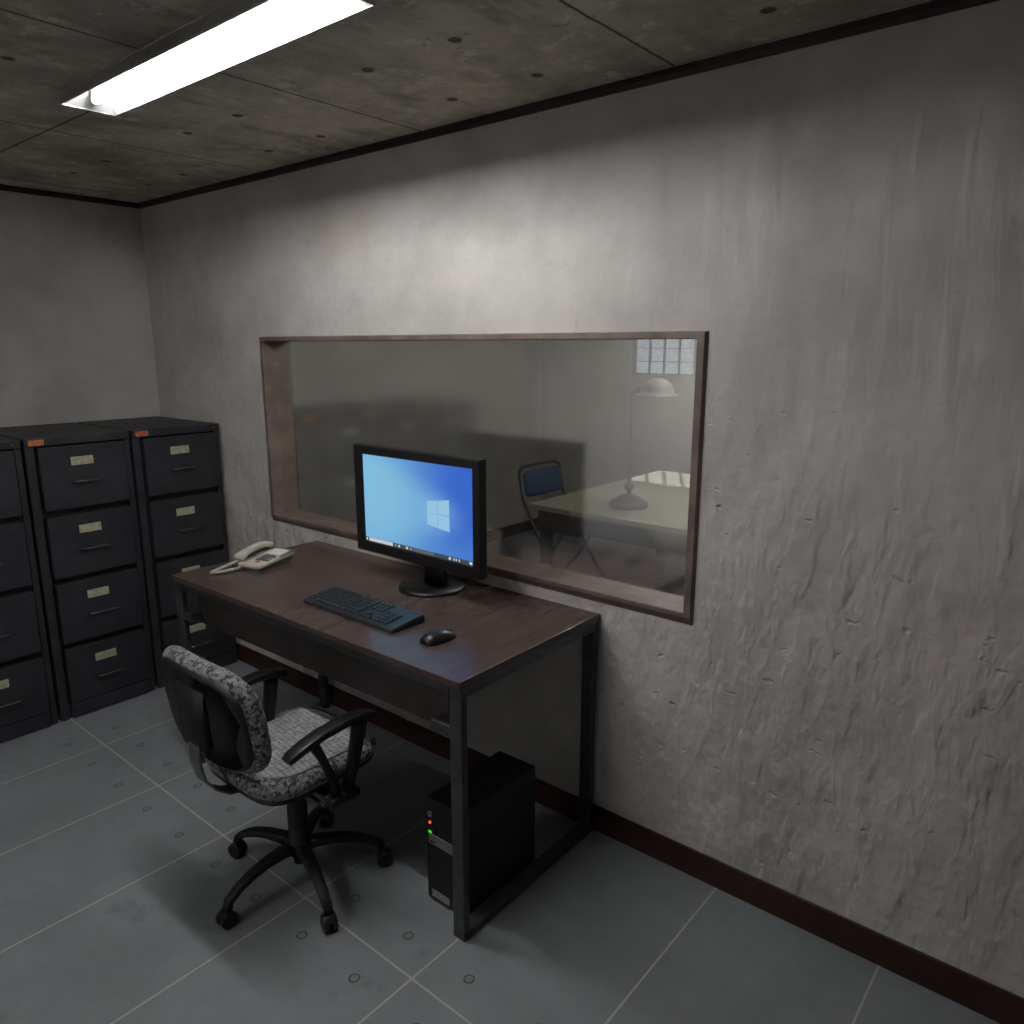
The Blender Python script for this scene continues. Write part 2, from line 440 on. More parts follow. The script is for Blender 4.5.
def board(name, axis, at, sgn, a0, a1, z0, h, t, mt, label):
    # skirting profile with eased top
    p = [(at, z0), (at+sgn*t, z0), (at+sgn*t, z0+h-.003), (at+sgn*(t*.6), z0+h), (at, z0+h)]
    mb = MB(); mb.prism(p, 'x' if axis == 'x' else 'y', a0, a1)
    return struct(mb.build(name, mt), label, 'skirting' if 'base' in name else 'trim')
def crown(name, axis, at, sgn, a0, a1, label):
    p = [(at, ZC), (at+sgn*.016, ZC), (at+sgn*.016, ZC-.014), (at+sgn*.010, ZC-.024), (at, ZC-.024)]
    mb = MB(); mb.prism(p, 'x' if axis == 'x' else 'y', a0, a1)
    return struct(mb.build(name, M_trim), label, 'trim')
BH, BT = .092, .005
board('baseboard_back', 'x', YW, -1, XL, XR, 0, BH, BT, M_base, 'dark maroon skirting board below the window wall')
board('baseboard_left', 'y', XL, 1, YB, YW-BT, 0, BH, BT, M_base, 'dark maroon skirting board behind the filing cabinets')
board('baseboard_front', 'x', YB, 1, XL+BT, XR, 0, BH, BT, M_base, 'dark maroon skirting board behind the camera')
board('baseboard_far_left', 'y', XL, 1, YW2, YF, 0, BH, .012, M_base, 'dark skirting board in the interview room, left side')
board('baseboard_far_back', 'x', YF, -1, XL+.012, XR, 0, BH, .012, M_base, 'dark skirting board in the interview room, far side')
crown('trim_1', 'x', YW, -1, XL, XR, 'dark strip where window wall meets ceiling')
crown('trim_2', 'y', XL, 1, YB, YW-.016, 'dark strip where left wall meets ceiling')
crown('trim_3', 'x', YB, 1, XL+.016, XR, 'dark strip where the wall behind the camera meets ceiling')

# observation window (one-way glass)
win = bpy.data.objects.new('window_1', None); C.objects.link(win)
win.location = ((WX0+WX1)/2, YW, WZ0); struct(win, 'long brown-framed observation window of half-silvered glass', 'window')
m = MB()
o_, f_ = .022, .012     # outer reach over the wall, projection
def ring(x0, x1, z0, z1, y): return [(x0, y, z0), (x1, y, z0), (x1, y, z1), (x0, y, z1)]
OX0, OX1, OZ0, OZ1 = .9765, 3.0898, .8037, 1.6292
m.loft([ring(OX0, OX1, OZ0, OZ1, YW-.0005),
        ring(OX0, OX1, OZ0, OZ1, YW-.002),
        ring(OX0+.004, OX1-.007, OZ0+.021, OZ1-.003, YW-f_),
        ring(WX0+.001, WX1-.001, WZ0+.001, WZ1-.001, YW-f_),
        ring(WX0+.003, WX1-.003, WZ0+.003, WZ1-.003, YW-f_+.003),
        ring(WX0+.003, WX1-.003, WZ0+.003, WZ1-.003, YW2+.004),
        ring(WX0-o_, WX1+o_, WZ0-o_, WZ1+o_, YW2+.004),
        ring(WX0-o_, WX1+o_, WZ0-o_, WZ1+o_, YW2+.0005)], caps=False)
fr = m.build('window_frame', M_frame)
for p in fr.data.polygons: p.use_smooth = False
fr.parent = win; fr.matrix_parent_inverse = Matrix.Translation(-win.location)
GY = 1.976
gl = MB().box(WX0+.004, WX1-.004, GY, GY+.0008, WZ0+.004, WZ1-.004)
# one optical surface: keep the room-side face only
gl = MB(); k = [gl.bm.verts.new(p) for p in ring(WX0+.004, WX1-.004, WZ0+.004, WZ1-.004, GY)]; gl.bm.faces.new(k)
go = gl.build('glass_pane', mat_oneway()); go.parent = win; go.matrix_parent_inverse = Matrix.Translation(-win.location)

# barred window on the far wall
w2 = bpy.data.objects.new('window_2', None); C.objects.link(w2); w2.location = ((BX0+BX1)/2, YF, BZ0)
struct(w2, 'small high window with grey bars in the interview room', 'window')
def childw(o, par): o.parent = par; o.matrix_parent_inverse = Matrix.Translation(-par.location); return o
m = MB()
for a in ((BX0, BX0+.02, BZ0, BZ1), (BX1-.02, BX1, BZ0, BZ1), (BX0+.02, BX1-.02, BZ0, BZ0+.012), (BX0+.02, BX1-.02, BZ1-.02, BZ1)):
    m.box(a[0], a[1], YF+.02, YF+.06, a[2], a[3])
childw(m.build('window_frame', M_barpaint), w2)
x = .875
xs = []
while x < BX1-.05: xs.append(x); x += .127
for x in xs:
    childw(MB().box(x-.008, x+.008, YF+.022, YF+.04, BZ0+.012, BZ1-.02).build('window_bar', M_barpaint), w2)
zz = [BZ0+.10*i for i in range(1, 5)]
for z in zz:
    childw(MB().box(BX0+.02, BX1-.02, YF+.024, YF+.034, z-.003, z+.003).build('glazing_bar', M_barpaint), w2)
gp = MB(); k = [gp.bm.verts.new(p) for p in ring(BX0+.02, BX1-.02, BZ0+.012, BZ1-.02, YF+.05)]; gp.bm.faces.new(k)
childw(gp.build('glass_pane', mat_pane()), w2)

# ------------------------------------------------------------------ ceiling light
def ceiling_light(label, loc, L, W, tube_mat, name='ceiling_light'):
    # empty at ceiling level; housing hangs .047 below
    t = thing(name, label, 'light', loc)
    H = .051; w = W/2; l = L/2
    m = MB()
    def r(a, b, z): return [(-a, -b, z), (a, -b, z), (a, b, z), (-a, b, z)]
    m.loft([r(l+.085, w-.026, 0), r(l+.085, w-.026, -.004), r(l+.002, w+.002, -H+.003), r(l+.002, w+.002, -H), r(l-.003, w-.003, -H),
            r(l-.003, w-.003, -H+.003)], caps=False)
    for f in m.bm.faces: f.smooth = False
    m.build('housing', M_lampbody, t)
    m = MB()
    m.loft([r(l-.003, w-.003, -H+.001), r(l-.034, w-.03, -.008), ], caps=False)
    k = [m.bm.verts.new(p) for p in r(l-.034, w-.03, -.008)]; m.bm.faces.new(k)
    o = m.build('reflector', M_reflector, t)
    for p in o.data.polygons: p.use_smooth = False
    m = MB(); m.tube([(-l+.05, 0, -.0335), (l-.05, 0, -.0335)], .0105, n=12)
    m.build('fluorescent_tube', tube_mat, t)
    for sx in (-1, 1):
        m = MB(); m.box(sx*(l-.042)-.006, sx*(l-.042)+.006, -.008, .008, -.044, -.006, bev=.003)
        m.build('lamp_holder', M_reflector, t)
    return t
ceiling_light('white fluorescent batten light in a grey housing on the concrete ceiling', (2.183, 1.022, ZC), 1.135, .145, mat_emit('fluorescent_white', (1., .985, .97), TUBE_E))
ceiling_light('added fill light shaped as a batten, unseen behind the camera', (2.2, -.62, ZC), 1.075, .165, mat_emit('rear_fill_glow', (1., .985, .97), FILL_REAR_E))  # added fill: lifts the room's shade and the reflection in the glass
ceiling_light('added fill light shaped as a batten, unseen above the interview table', (2.5, 3.7, ZC), 1.2, .165, mat_emit('interview_fill_glow', (1., .97, .9), FILL_FAR_E))  # added fill: brightens the interview room where daylight is too weak

# ------------------------------------------------------------------ filing cabinets
CW, CD, CH = .410, .600, 1.226
def make_cabinet(label, lock):
    # origin: front left foot corner seen from the room; x forward(+), y across
    t = thing('filing_cabinet', label, 'filing cabinet', (0, 0, 0), 0, 'filing cabinets')
    m = MB()
    f = CD-.016      # face of the carcass
    m.box(0, f-.03, 0, .012, 0, CH-.034); m.box(0, f-.03, CW-.012, CW, 0, CH-.034); m.box(0, .012, .012, CW-.012, 0, CH-.034)
    m.box(f-.03, f, 0, .034, 0, CH-.034, bev=.003); m.box(f-.03, f, CW-.024, CW, 0, CH-.034, bev=.003)
    m.box(f-.034, f-.016, .034, CW-.024, 0, .05)
    for i in range(4):
        z = 1.190-.2900*i-.2900
        m.box(f-.034, f-.022, .034, CW-.024, max(z-.006, .05), z+.028)
    m.build('cabinet_body', M_cab, t)
    MB().box(.012, f-.05, .012, CW-.012, .012, 1.16).build('cabinet_inside', M_cabdark, t)
    MB().box(-.0, CD-.008, 0, CW, CH-.034, CH, bev=.004).build('cabinet_top', M_cab, t)
    MB().box(CD-.008, CD-.0065, .014, .070, CH-.029, CH-.006).build('inventory_sticker', M_orange, t)
    for i in range(4):
        z1 = 1.186-.2900*i; z0 = z1-.262
        if i == 3: z0 = .075
        m = MB(); m.box(f-.03, CD, .043, CW-.030, z0, z1, bev=.0035)
        if i == 3: m.box(f-.03, CD-.004, .043, CW-.030, .004, z0-.004, bev=.002)
        d = m.build('drawer', M_cab, t)
        yc = .2165
        m = MB()
        m.box(CD-.001, CD+.0035, yc-.058, yc+.030, z1-.082, z1-.047, bev=.001)
        m.build('label_card', M_card, d)
        m = MB()
        hw = .062; zh = z1-.148
        m.tube([(CD-.004, yc-hw, zh), (CD+.014, yc-hw+.004, zh), (CD+.020, yc-hw+.014, zh-.001), (CD+.020, yc+hw-.014, zh-.001), (CD+.014, yc+hw-.004, zh), (CD-.004, yc+hw, zh)], .0036, n=8)
        m.build('handle', M_chrome, d)
    if lock:
        m = MB(); m.tube([(CD-.010, CW-.03, CH-.018), (CD-.004, CW-.03, CH-.018)], .006, n=12)
        m.build('lock', M_chrome, t)
    return t
labs = [('charcoal four-drawer filing cabinet in the corner against the window wall, partly behind the desk', 1.490, True),
        ('charcoal four-drawer filing cabinet in the middle, between two others', 1.067, True),
        ('charcoal four-drawer filing cabinet cut off by the left edge of the photo', 0.644, True),
        ('charcoal filing cabinet beyond the left edge, seen only as reflection in the glass', 0.221, True)]
proto = make_cabinet(labs[0][0], True)
for i, (lb, y, lk) in enumerate(labs):
    o = proto if i == 0 else copy_tree(proto)
    o.location = (.004, y, 0); o['label'] = lb

# ------------------------------------------------------------------ desk
DX0, DX1, DY0, DY1 = 1.328, 2.780, 1.256, 1.905
desk = thing('desk', 'brown laminate-topped desk with dark steel frame under the observation window', 'desk', (DX0, DY0, 0), .009)
def dk(mb, name, mt): 
    mb.xf(Matrix.Translation((-DX0, -DY0, 0))); return mb.build(name, mt, desk)
dk(MB().box(DX0, DX1, DY0, DY1, .746, .766, bev=.002), 'desk_top', M_desk)
lw = .042
for xa in (DX0+.001, DX1-.001-lw):
    for ya in (DY0+.006, DY1-.012-.024):
        dk(MB().box(xa, xa+lw, ya, ya+.024, .022, .716, bev=.004), 'leg', M_steel)
    dk(MB().box(xa, xa+lw, DY0+.006, DY1-.012, 0, .022, bev=.003), 'foot_rail', M_steel)
    dk(MB().box(xa, xa+lw, DY0+.006, DY1-.012, .716, .746, bev=.003), 'side_rail', M_steel)
dk(MB().box(DX0+.001+lw, DX1-.001-lw, DY0+.006, DY0+.036, .720, .746, bev=.004), 'front_rail', M_steel)
dk(MB().box(DX0+.001+lw, DX1-.001-lw, DY1-.042, DY1-.012, .720, .746, bev=.004), 'rear_rail', M_steel)
m = MB(); m.box(DX0+.06, DX1-.10, DY0+.062, DY0+.078, .578, .720, bev=.002)
dk(m, 'apron_panel', M_apron)
for xa, xb in ((DX0+.001+lw, DX0+.085), (DX1-.115, DX1-.001-lw)):
    dk(MB().box(xa, xb, DY0+.010, DY0+.062, .598, .626, bev=.003), 'apron_bracket', M_steel)

# ------------------------------------------------------------------ monitor
mon = thing('computer_monitor', 'black flat computer monitor showing a blue desktop picture, on the desk', 'monitor', (2.174, 1.770, .766))
X0, X1, Z0, Z1, YM = 1.868, 2.475, .868, 1.252, 1.690
def mn(mb, name, mt, smooth=False, par=None):
    mb.xf(Matrix.Translation(-Vector(mon.location))); return mb.build(name, mt, par or mon, smooth=smooth)
sx0, sx1, sz0, sz1 = 1.912, 1.912+SCR_W, .908, .908+SCR_H
m = MB()
m.loft([ring(X0+.03, X1-.03, Z0+.03, Z1-.03, YM+.050), ring(X0+.004, X1-.004, Z0+.004, Z1-.004, YM+.034),
        ring(X0, X1, Z0, Z1, YM+.028), ring(X0, X1, Z0, Z1, YM+.006), ring(X0+.005, X1-.005, Z0+.005, Z1-.005, YM),
        ring(sx0-.003, sx1+.003, sz0-.003, sz1+.003, YM), ring(sx0, sx1, sz0, sz1, YM+.004), ring(sx0, sx1, sz0, sz1, YM+.010)], caps=True)
case = mn(m, 'monitor_case', M_black)
for p in case.data.polygons: p.use_smooth = False
scr = MB(); k = [scr.bm.verts.new(p) for p in ring(0, SCR_W, 0, SCR_H, 0)]; scr.bm.faces.new(k)
M_screen = mat_screen()
so = scr.build('screen', M_screen, mon); so.location = Vector((sx0, YM+.008, sz0)) - mon.location
def scr_quad(name, pts, mt, dy):
    q = MB(); q.bm.faces.new([q.bm.verts.new((u*SCR_W, dy, (1-v)*SCR_H)) for u, v in pts]); return q.build(name, mt, so)
# logo: a window of four panes in perspective
E_logo = mat_emit('logo_glow', (.34, .62, .86), SCR_E)
def lp(s, t):
    u = .605+(.80-.605)*s
    v0 = .41+(.36-.41)*s; v1 = .66+(.70-.66)*s
    return (u, v0+(v1-v0)*t)
for a0, a1 in ((0, .465), (.485, 1)):
    for b0, b1 in ((0, .49), (.51, 1)):
        scr_quad('logo_pane', [lp(a0, b1), lp(a1, b1), lp(a1, b0), lp(a0, b0)], E_logo, -.0006)
def rect(name, u0, u1, v0, v1, mt, dy=-.0006): return scr_quad(name, [(u0, v1), (u1, v1), (u1, v0), (u0, v0)], mt, dy)
rect('taskbar', 0, 1, .955, 1, mat_emit('taskbar_dark', (.06, .085, .11), SCR_E))
rect('search_box', .035, .275, .958, .998, mat_emit('search_white', (.62, .66, .68), SCR_E), -.0009)
ics = {'icon_white': (.75, .8, .8), 'icon_yellow': (.8, .68, .25), 'icon_violet': (.35, .22, .6), 'icon_teal': (.12, .4, .45)}
ICM = {k: mat_emit(k, v, SCR_E) for k, v in ics.items()}
for u, wd, c in ((.008, .014, 'icon_white'), (.295, .016, 'icon_teal'), (.33, .014, 'icon_white'), (.40, .022, 'icon_yellow'), (.438, .02, 'icon_violet'),
                 (.79, .018, 'icon_white'), (.83, .008, 'icon_white'), (.85, .008, 'icon_white'), (.875, .008, 'icon_white'), (.965, .022, 'icon_white')):
    rect('taskbar_icon', u, u+wd, .965, .992, ICM[c], -.0012)
rect('open_window_button', .47, .66, .958, .998, mat_emit('taskbar_grey', (.13, .14, .15), SCR_E), -.0009)
# stand
m = MB()
m.strip([(2.188, 1.776, .778), (2.188, 1.772, .83), (2.186, 1.758, .92), (2.180, 1.738, .98)], [.105, .100, .096, .09], [.03, .022, .022, .02], up=(0, 1, 0))
mn(m, 'monitor_neck', M_black)
m = MB(); m.lathe([(.114, 0), (.117, .003), (.117, .007), (.109, .012), (.06, .015), (.02, .017), (.0001, .017)], (2.174, 1.770, .7665), None, 56)
mn(m, 'monitor_foot', M_black, True)

# ------------------------------------------------------------------ keyboard, mouse
kb = thing('keyboard', 'black computer keyboard lying in front of the monitor', 'keyboard', (2.182, 1.448, .7665), 0)
KW, KD = .440, .134
m = MB(); m.prism([(-KD/2, 0), (KD/2, 0), (KD/2, .022), (KD/2-.006, .024), (-KD/2+.012, .013), (-KD/2, .008)], 'x', -KW/2, KW/2)
bmesh.ops.bevel(m.bm, geom=list(m.bm.edges), offset=.003, segments=2, affect='EDGES', clamp_overlap=True)
m.build('keyboard_body', M_kb, kb)
def ktop(y): return .013 + (y+KD/2-.012)/(KD-.018)*.011
key_cache = {}
def add_key(x, y, w):
    kk = round(w, 4)
    if kk not in key_cache:
        q = MB(); d = .0155
        q.loft([[(-w/2, -d/2, 0), (w/2, -d/2, 0), (w/2, d/2, 0), (-w/2, d/2, 0)],
                [(-w/2+.0015, -d/2+.0015, .0055), (w/2-.0015, -d/2+.0015, .0055), (w/2-.0015, d/2-.0015, .0055), (-w/2+.0015, d/2-.0015, .0055)]])
        for f in q.bm.faces: f.smooth = False
        o = q.build('key', M_kbkey, kb); key_cache[kk] = o
    else:
        o = key_cache[kk].copy(); C.objects.link(o); o.parent = kb
    o.location = (x, y, ktop(y)-.0008); o.rotation_euler = (math.atan2(.011, KD-.018), 0, 0)
p = .0179
xl = -KW/2+.013; ys = [-KD/2+.024+i*.0182 for i in range(5)]
yf = ys[4]+.0185
def row(y, xs, ws):
    x = xs
    for w in ws: add_key(x+w/2, y, w-.0022); x += w
row(ys[0], xl, [p*1.5, p*1.5, p*6, p*1.5, p*1.5, p*1.5][:6])
row(ys[1], xl, [p*2]+[p]*9+[p*2.5])
row(ys[2], xl, [p*1.75]+[p]*10+[p*1.75])
row(ys[3], xl, [p*1.4]+[p]*11+[p*1.1])
row(ys[4], xl, [p]*12+[p*1.5])
row(yf, xl, [p]*12+[p*1.5])
xn = xl+p*13.5+.009
row(ys[0], xn, [p]*3); row(ys[1], xn+p, [p])
for y in (ys[3], ys[4], yf): row(y, xn, [p]*3)
xk = xn+3*p+.007
for y in (ys[0], ys[1], ys[2], ys[3]): row(y, xk, [p]*4 if y != ys[0] else [p*2, p, p])

ms = thing('computer_mouse', 'black computer mouse to the right of the keyboard', 'mouse', (2.537, 1.440, .7665), -.12)
def mouse_rings(z0, z1, shrink):
    rings = []
    return rings
m = MB()
rings = []
for i in range(13):
    t = i/12; y = -.056+.112*t
    wv = .031*math.sqrt(max(0., 1-(2*abs(t-.47)/1.06)**3.2))+.0004
    hv = .036*math.sin(PI*min(1, max(0, .06+t*.90)))**.55*(1-.25*t)
    r = []
    for k in range(16):
        a = PI*k/15
        r.append((wv*math.cos(a), y, max(0.001, hv*math.sin(a)**.8)))
    r += [(-wv*.9, y, .0), (wv*.9, y, .0)]
    rings.append(r)
m.loft(rings); m.build('mouse_body', M_black, ms)
m = MB(); m.tube([(0, .031, .021), (0, .031, .0212)], .001)
m = MB(); m.lathe([(.0001, -.0025), (.006, -.0025), (.006, .0025), (.0001, .0025)], (0, 0, 0), None, 16)
m.xf(Matrix.Translation((0, .034, .0165)) @ Matrix.Rotation(PI/2, 4, 'Y')); m.build('scroll_wheel', M_blacksoft, ms)
m = MB(); m.box(-.0005, .0005, .010, .046, .010, .0200); m.build('button_split', M_blacksoft, ms)

# ------------------------------------------------------------------ telephone
ph = thing('telephone', 'cream corded desk telephone on the left end of the desk', 'telephone', (1.470, 1.550, .7665), math.radians(12)); ph.scale = (.95, .90, .95)
PW, PL = .152, .205
m = MB()
# wedge: low at the near end, higher at the far end
def rr4(w, l0, l1, z0, z1, mtl=None): return [(-w, l0, z0), (w, l0, z0), (w, l1, z1), (-w, l1, z1)]
m.loft([rr4(PW/2-.012, -PL/2+.010, PL/2-.012, 0, 0), rr4(PW/2-.004, -PL/2+.003, PL/2-.004, .012, .026)], M_phoneside, caps=True)
for f in m.bm.faces: f.smooth = False
m.build('telephone_base', None, ph)
m = MB()
m.loft([rr4(PW/2-.003, -PL/2+.002, PL/2-.002, .012, .026), rr4(PW/2, -PL/2, PL/2, .015, .030), rr4(PW/2, -PL/2, PL/2, .022, .042), rr4(PW/2-.006, -PL/2+.006, PL/2-.006, .026, .046)], caps=True)
for f in m.bm.faces: f.smooth = False
body = m.build('telephone_body', M_phone, ph)
def pz(y): return .026 + (y+PL/2-.006)/(PL-.012)*.020
sl = math.atan2(.020, PL-.012)
def ppl(name, x0, x1, y0, y1, t, mt, par=None):
    q = MB(); ymid = (y0+y1)/2
    q.box(-(x1-x0)/2, (x1-x0)/2, -(y1-y0)/2, (y1-y0)/2, 0, t, bev=min(.0008, t*.4))
    o = q.build(name, mt, ph); o.location = ((x0+x1)/2, ymid, pz(ymid)-.0004); o.rotation_euler = (sl, 0, 0); return o
ppl('speed_dial_card', -.004, .066, .028, .090, .0014, M_phcard)
ppl('rear_recess', -.066, .078, .093, .101, .0016, M_phoneside)
ppl('side_recess', .069, .077, .020, .093, .0016, M_phoneside)
ppl('handset_cradle', -.070, -.018, -.085, .088, .0016, M_phoneside)
for i in range(4):
    for j in range(3):
        ppl('dial_button', .004+j*.018, .018+j*.018, -.046+i*.017, -.034+i*.017, .0035, M_key)
ppl('red_button', .022, .040, -.068, -.056, .0035, M_red)
for i in range(3): ppl('function_button', .060, .070, -.046+i*.020, -.036+i*.020, .003, M_key)
# handset
hs = MB()
hx = -.042
hz = lambda y: pz(y)
path = [(hx, -.098, hz(-.098)+.010), (hx, -.085, hz(-.085)+.017), (hx, -.055, hz(-.055)+.027), (hx, 0, hz(0)+.031), (hx, .045, hz(.045)+.028), (hx, .075, hz(.075)+.019), (hx, .090, hz(.090)+.012)]
hs.strip(path, [.038, .043, .036, .031, .036, .043, .038], [.018, .026, .020, .018, .020, .027, .019])
hso = hs.build('handset', M_phone, ph)
# cord: coils from the handset end out to the desk edge and back under the phone
cd = MB()
def coil(p0, p1, p2, turns, r, n=220):
    pts = []
    for i in range(n+1):
        t = i/n
        P = Vector(p0)*(1-t)**2 + Vector(p1)*2*t*(1-t) + Vector(p2)*t*t
        D = (Vector(p1)-Vector(p0))*2*(1-t) + (Vector(p2)-Vector(p1))*2*t; D.normalize()
        a = D.cross(Vector((0, 0, 1))).normalized(); b = a.cross(D)
        th = 2*PI*turns*t
        pts.append(P + a*math.cos(th)*r + b*math.sin(th)*r)
    return pts
cd.tube(coil((-.044, -.100, .028), (-.052, -.150, .022), (-.072, -.212, .0080), 26, .0055), .0022, n=6)
cd.tube(coil((-.072, -.212, .0080), (-.030, -.190, .0080), (-.020, -.104, .010), 22, .0055), .0022, n=6)
cd.tube([(-.043, -.088, .030), (-.044, -.106, .026)], .007, n=8)
cd.build('coiled_cord', M_phone, ph)

# ------------------------------------------------------------------ computer tower
pc = thing('computer_tower', 'black computer tower with red and green lights on the floor under the desk', 'computer', (2.576, 1.335, 0))
tw, td, th_ = .145, .325, .334
m = MB(); m.box(0, tw, .012, td, .006, th_, bev=.003); m.build('tower_case', M_pc, pc)
m = MB(); m.box(-.001, tw+.001, 0, .014, .006, th_+.001, bev=.004); fp = m.build('front_panel', M_black, pc)
MB().box(.010, tw-.008, -.0018, .002, .190, .221, bev=.0006).build('drive_plate', M_silver, fp)
MB().box(.018, .036, -.0028, -.001, .196, .201).build('drive_button', M_pc, fp)
m = MB(); m.lathe([(.0085, -.001), (.0085, .001), (.0066, .001), (.0066, -.001)], (0, 0, 0), None, 20)
m.xf(Matrix.Translation((.016, -.0012, .283)) @ Matrix.Rotation(PI/2, 4, 'X')); m.build('power_button', M_silver, fp)
m = MB(); m.lathe([(.0001, -.002), (.0042, -.001), (.0042, .002), (.0001, .002)], (0, 0, 0), None, 14)
m.xf(Matrix.Translation((.016, -.0008, .257)) @ Matrix.Rotation(PI/2, 4, 'X')); m.build('red_light', mat_emit('red_light_glow', (1., .08, .05), 1.6), fp)
m = MB(); m.box(.010, .022, -.003, -.001, .224, .230); m.build('green_light', mat_emit('green_light_glow', (.06, .8, .05), .9), fp)
MB().box(.018, .088, -.0012, .001, .016, .040).build('case_sticker', M_sticker, fp)
for a in (.02, tw-.02):
    for b in (.03, td-.03):
        MB().box(a-.008, a+.008, b-.012, b+.012, 0, .007).build('rubber_foot', M_pc, pc)

# ------------------------------------------------------------------ office chair
ch = thing('office_chair', 'swivel office chair with grey checked cushions and black arms, pushed toward the desk', 'chair', (2.216, 1.147, 0), 0)
angs = [math.radians(a) for a in (-88, -18, 54, 126, 196)]
for a in angs:
    ca, sa = math.cos(a), math.sin(a)
    P = lambda r, z: (r*ca, r*sa, z)
    m = MB(); m.strip([P(.018, .118), P(.06, .122), P(.12, .120), P(.17, .110), P(.21, .094), P(.242, .074), P(.248, .055)],
                      [.040, .038, .034, .031, .028, .026, .026], [.034, .028, .024, .022, .021, .020, .020])
    m.build('base_spoke', M_blacksoft, ch)
    cs = bpy.data.objects.new('caster', None)
    q = MB()
    off = Vector((-sa, ca, 0))
    for sgn in (-1, 1):
        c0 = Vector(P(.252, .025)) + off*sgn*.005; c1 = Vector(P(.252, .025)) + off*sgn*.019
        cm = (c0+c1)/2
        q.tube([c0, c0+off*sgn*.001, cm, c1-off*sgn*.001, c1], [.020, .0245, .0245, .0245, .019], n=18)
    q.tube([P(.248, .03), P(.248, .060)], .008, n=10)
    q.strip([P(.234, .038), P(.246, .050), P(.262, .046), P(.272, .034)], .034, .006)
    q.build('caster', M_black, ch)
m = MB(); m.lathe([(.0001, .060), (.020, .060), (.022, .085), (.036, .095), (.038, .135), (.030, .142), (.030, .25), (.024, .255), (.024, .300), (.016, .302), (.016, .345), (.0001, .345)], (0, 0, 0), None, 28)
m.build('gas_column', M_blacksoft, ch)
# seat
SX, SY = -.042, .024
m = MB(); m.box(SX-.10, SX+.10, -.10, .10, .338, .358, bev=.006); m.build('seat_plate', M_blacksoft, ch)
m = MB(); m.cushion(.395, .40, .018, None, e=.45); 
m.xf(Matrix.Translation((SX, SY, .368))); m.build('seat_pan', M_shell, ch)
m = MB(); m.cushion(.415, .42, .058, M_fab, e=.47, me=M_fabe)
m.xf(Matrix.Translation((SX, SY, .378))); m.build('seat_cushion', None, ch)
# back: cushion + shell, leaning, standing at the near side
bk = bpy.data.objects.new('backrest', None)
def back_xf(): 
    return Matrix.Translation((SX+.008, -.243, .640)) @ Matrix.Rotation(math.radians(-9), 4, 'X') @ Matrix.Rotation(-PI/2, 4, 'X')
# after the rotation the slab's local +y points down and its +z towards the front
def back_xf():
    R = Matrix(((1, 0, 0, 0), (0, 0, 1, 0), (0, 1, 0, 0), (0, 0, 0, 1)))   # (x,y,z)->(x, z, y): y up, z forward
    return Matrix.Translation((SX-.030, -.238, .613)) @ Matrix.Rotation(math.radians(8), 4, 'X') @ R
def curve_back(mb, k=.25):
    for v in mb.bm.verts: v.co.z += k*v.co.x**2 
    return mb
m = MB(); m.cushion(.470, .322, .052, M_fab, e=.58, me=M_fabe); curve_back(m, .5); m.xf(back_xf()); m.build('back_cushion', None, ch)
m = MB(); m.cushion(.430, .285, .020, None, e=.58, taper=.0); curve_back(m, .5); m.xf(back_xf() @ Matrix.Translation((0, 0, -.010))); m.build('back_shell', M_shell, ch)
m = MB(); m.loft([[(-.085, .10, -.004), (.085, .10, -.004), (.080, .10, -.013), (-.080, .10, -.013)],
                  [(-.075, .0, .0), (.075, .0, .0), (.060, .0, -.028), (-.060, .0, -.028)],
                  [(-.065, -.070, .0), (.065, -.070, .0), (.048, -.070, -.038), (-.048, -.070, -.038)],
                  [(-.060, -.086, .0), (.060, -.086, .0), (.044, -.086, -.034), (-.044, -.086, -.034)]])
bmesh.ops.bevel(m.bm, geom=list(m.bm.edges), offset=.006, segments=2, affect='EDGES', clamp_overlap=True)
m.xf(back_xf()); m.build('back_housing', M_shell, ch)
m = MB(); m.strip([(SX-.020, -.262, .55), (SX-.020, -.262, .48), (SX-.016, -.252, .432), (SX-.010, -.228, .397), (SX-.004, -.192, .373), (SX, -.13, .362), (SX, -.05, .360)], [.007]*7, [.058]*7, up=(1, 0, 0))
for v in m.bm.verts: pass
m.build('back_bar', M_bar, ch)
# arms
for s in (-1, 1):
    ax = .004 + s*.218
    m = MB()
    m.strip([(ax, -.165, .548), (ax, -.15, .556), (ax, -.11, .569), (ax, -.06, .581), (ax, .02, .588), (ax, .08, .584), (ax, .115, .574), (ax, .128, .564)],
            [.034, .042, .046, .046, .044, .042, .036, .028], [.016, .020, .022, .022, .022, .024, .022, .016])
    arm = m.build('armrest', M_black, ch)
    m = MB()
    m.strip([(ax, .078, .590), (ax-s*.004, .066, .52), (ax-s*.010, .048, .43), (ax-s*.022, .038, .375)], [.030, .028, .026, .026], [.044, .038, .032, .030], up=(0, 1, 0))
    m.strip([(ax, -.085, .568), (ax-s*.004, -.055, .51), (ax-s*.010, -.020, .43), (ax-s*.020, -.005, .375)], [.024, .020, .020, .024], [.028, .022, .022, .030], up=(0, 1, 0))
    m.build('arm_strut', M_black, arm)
    m = MB()
    m.strip([(ax-s*.018, -.03, .352), (ax-s*.018, .065, .352)], .034, .026)
    m.strip([(ax-s*.012, .015, .351), (SX+s*.09, .015, .346)], .06, .008)
    m.build('arm_bracket', M_black, arm)
m = MB(); m.tube([(SX+.09, -.03, .346), (SX+.19, -.03, .340), (SX+.235, -.03, .335)], .006, n=8); m.build('height_lever', M_black, ch)

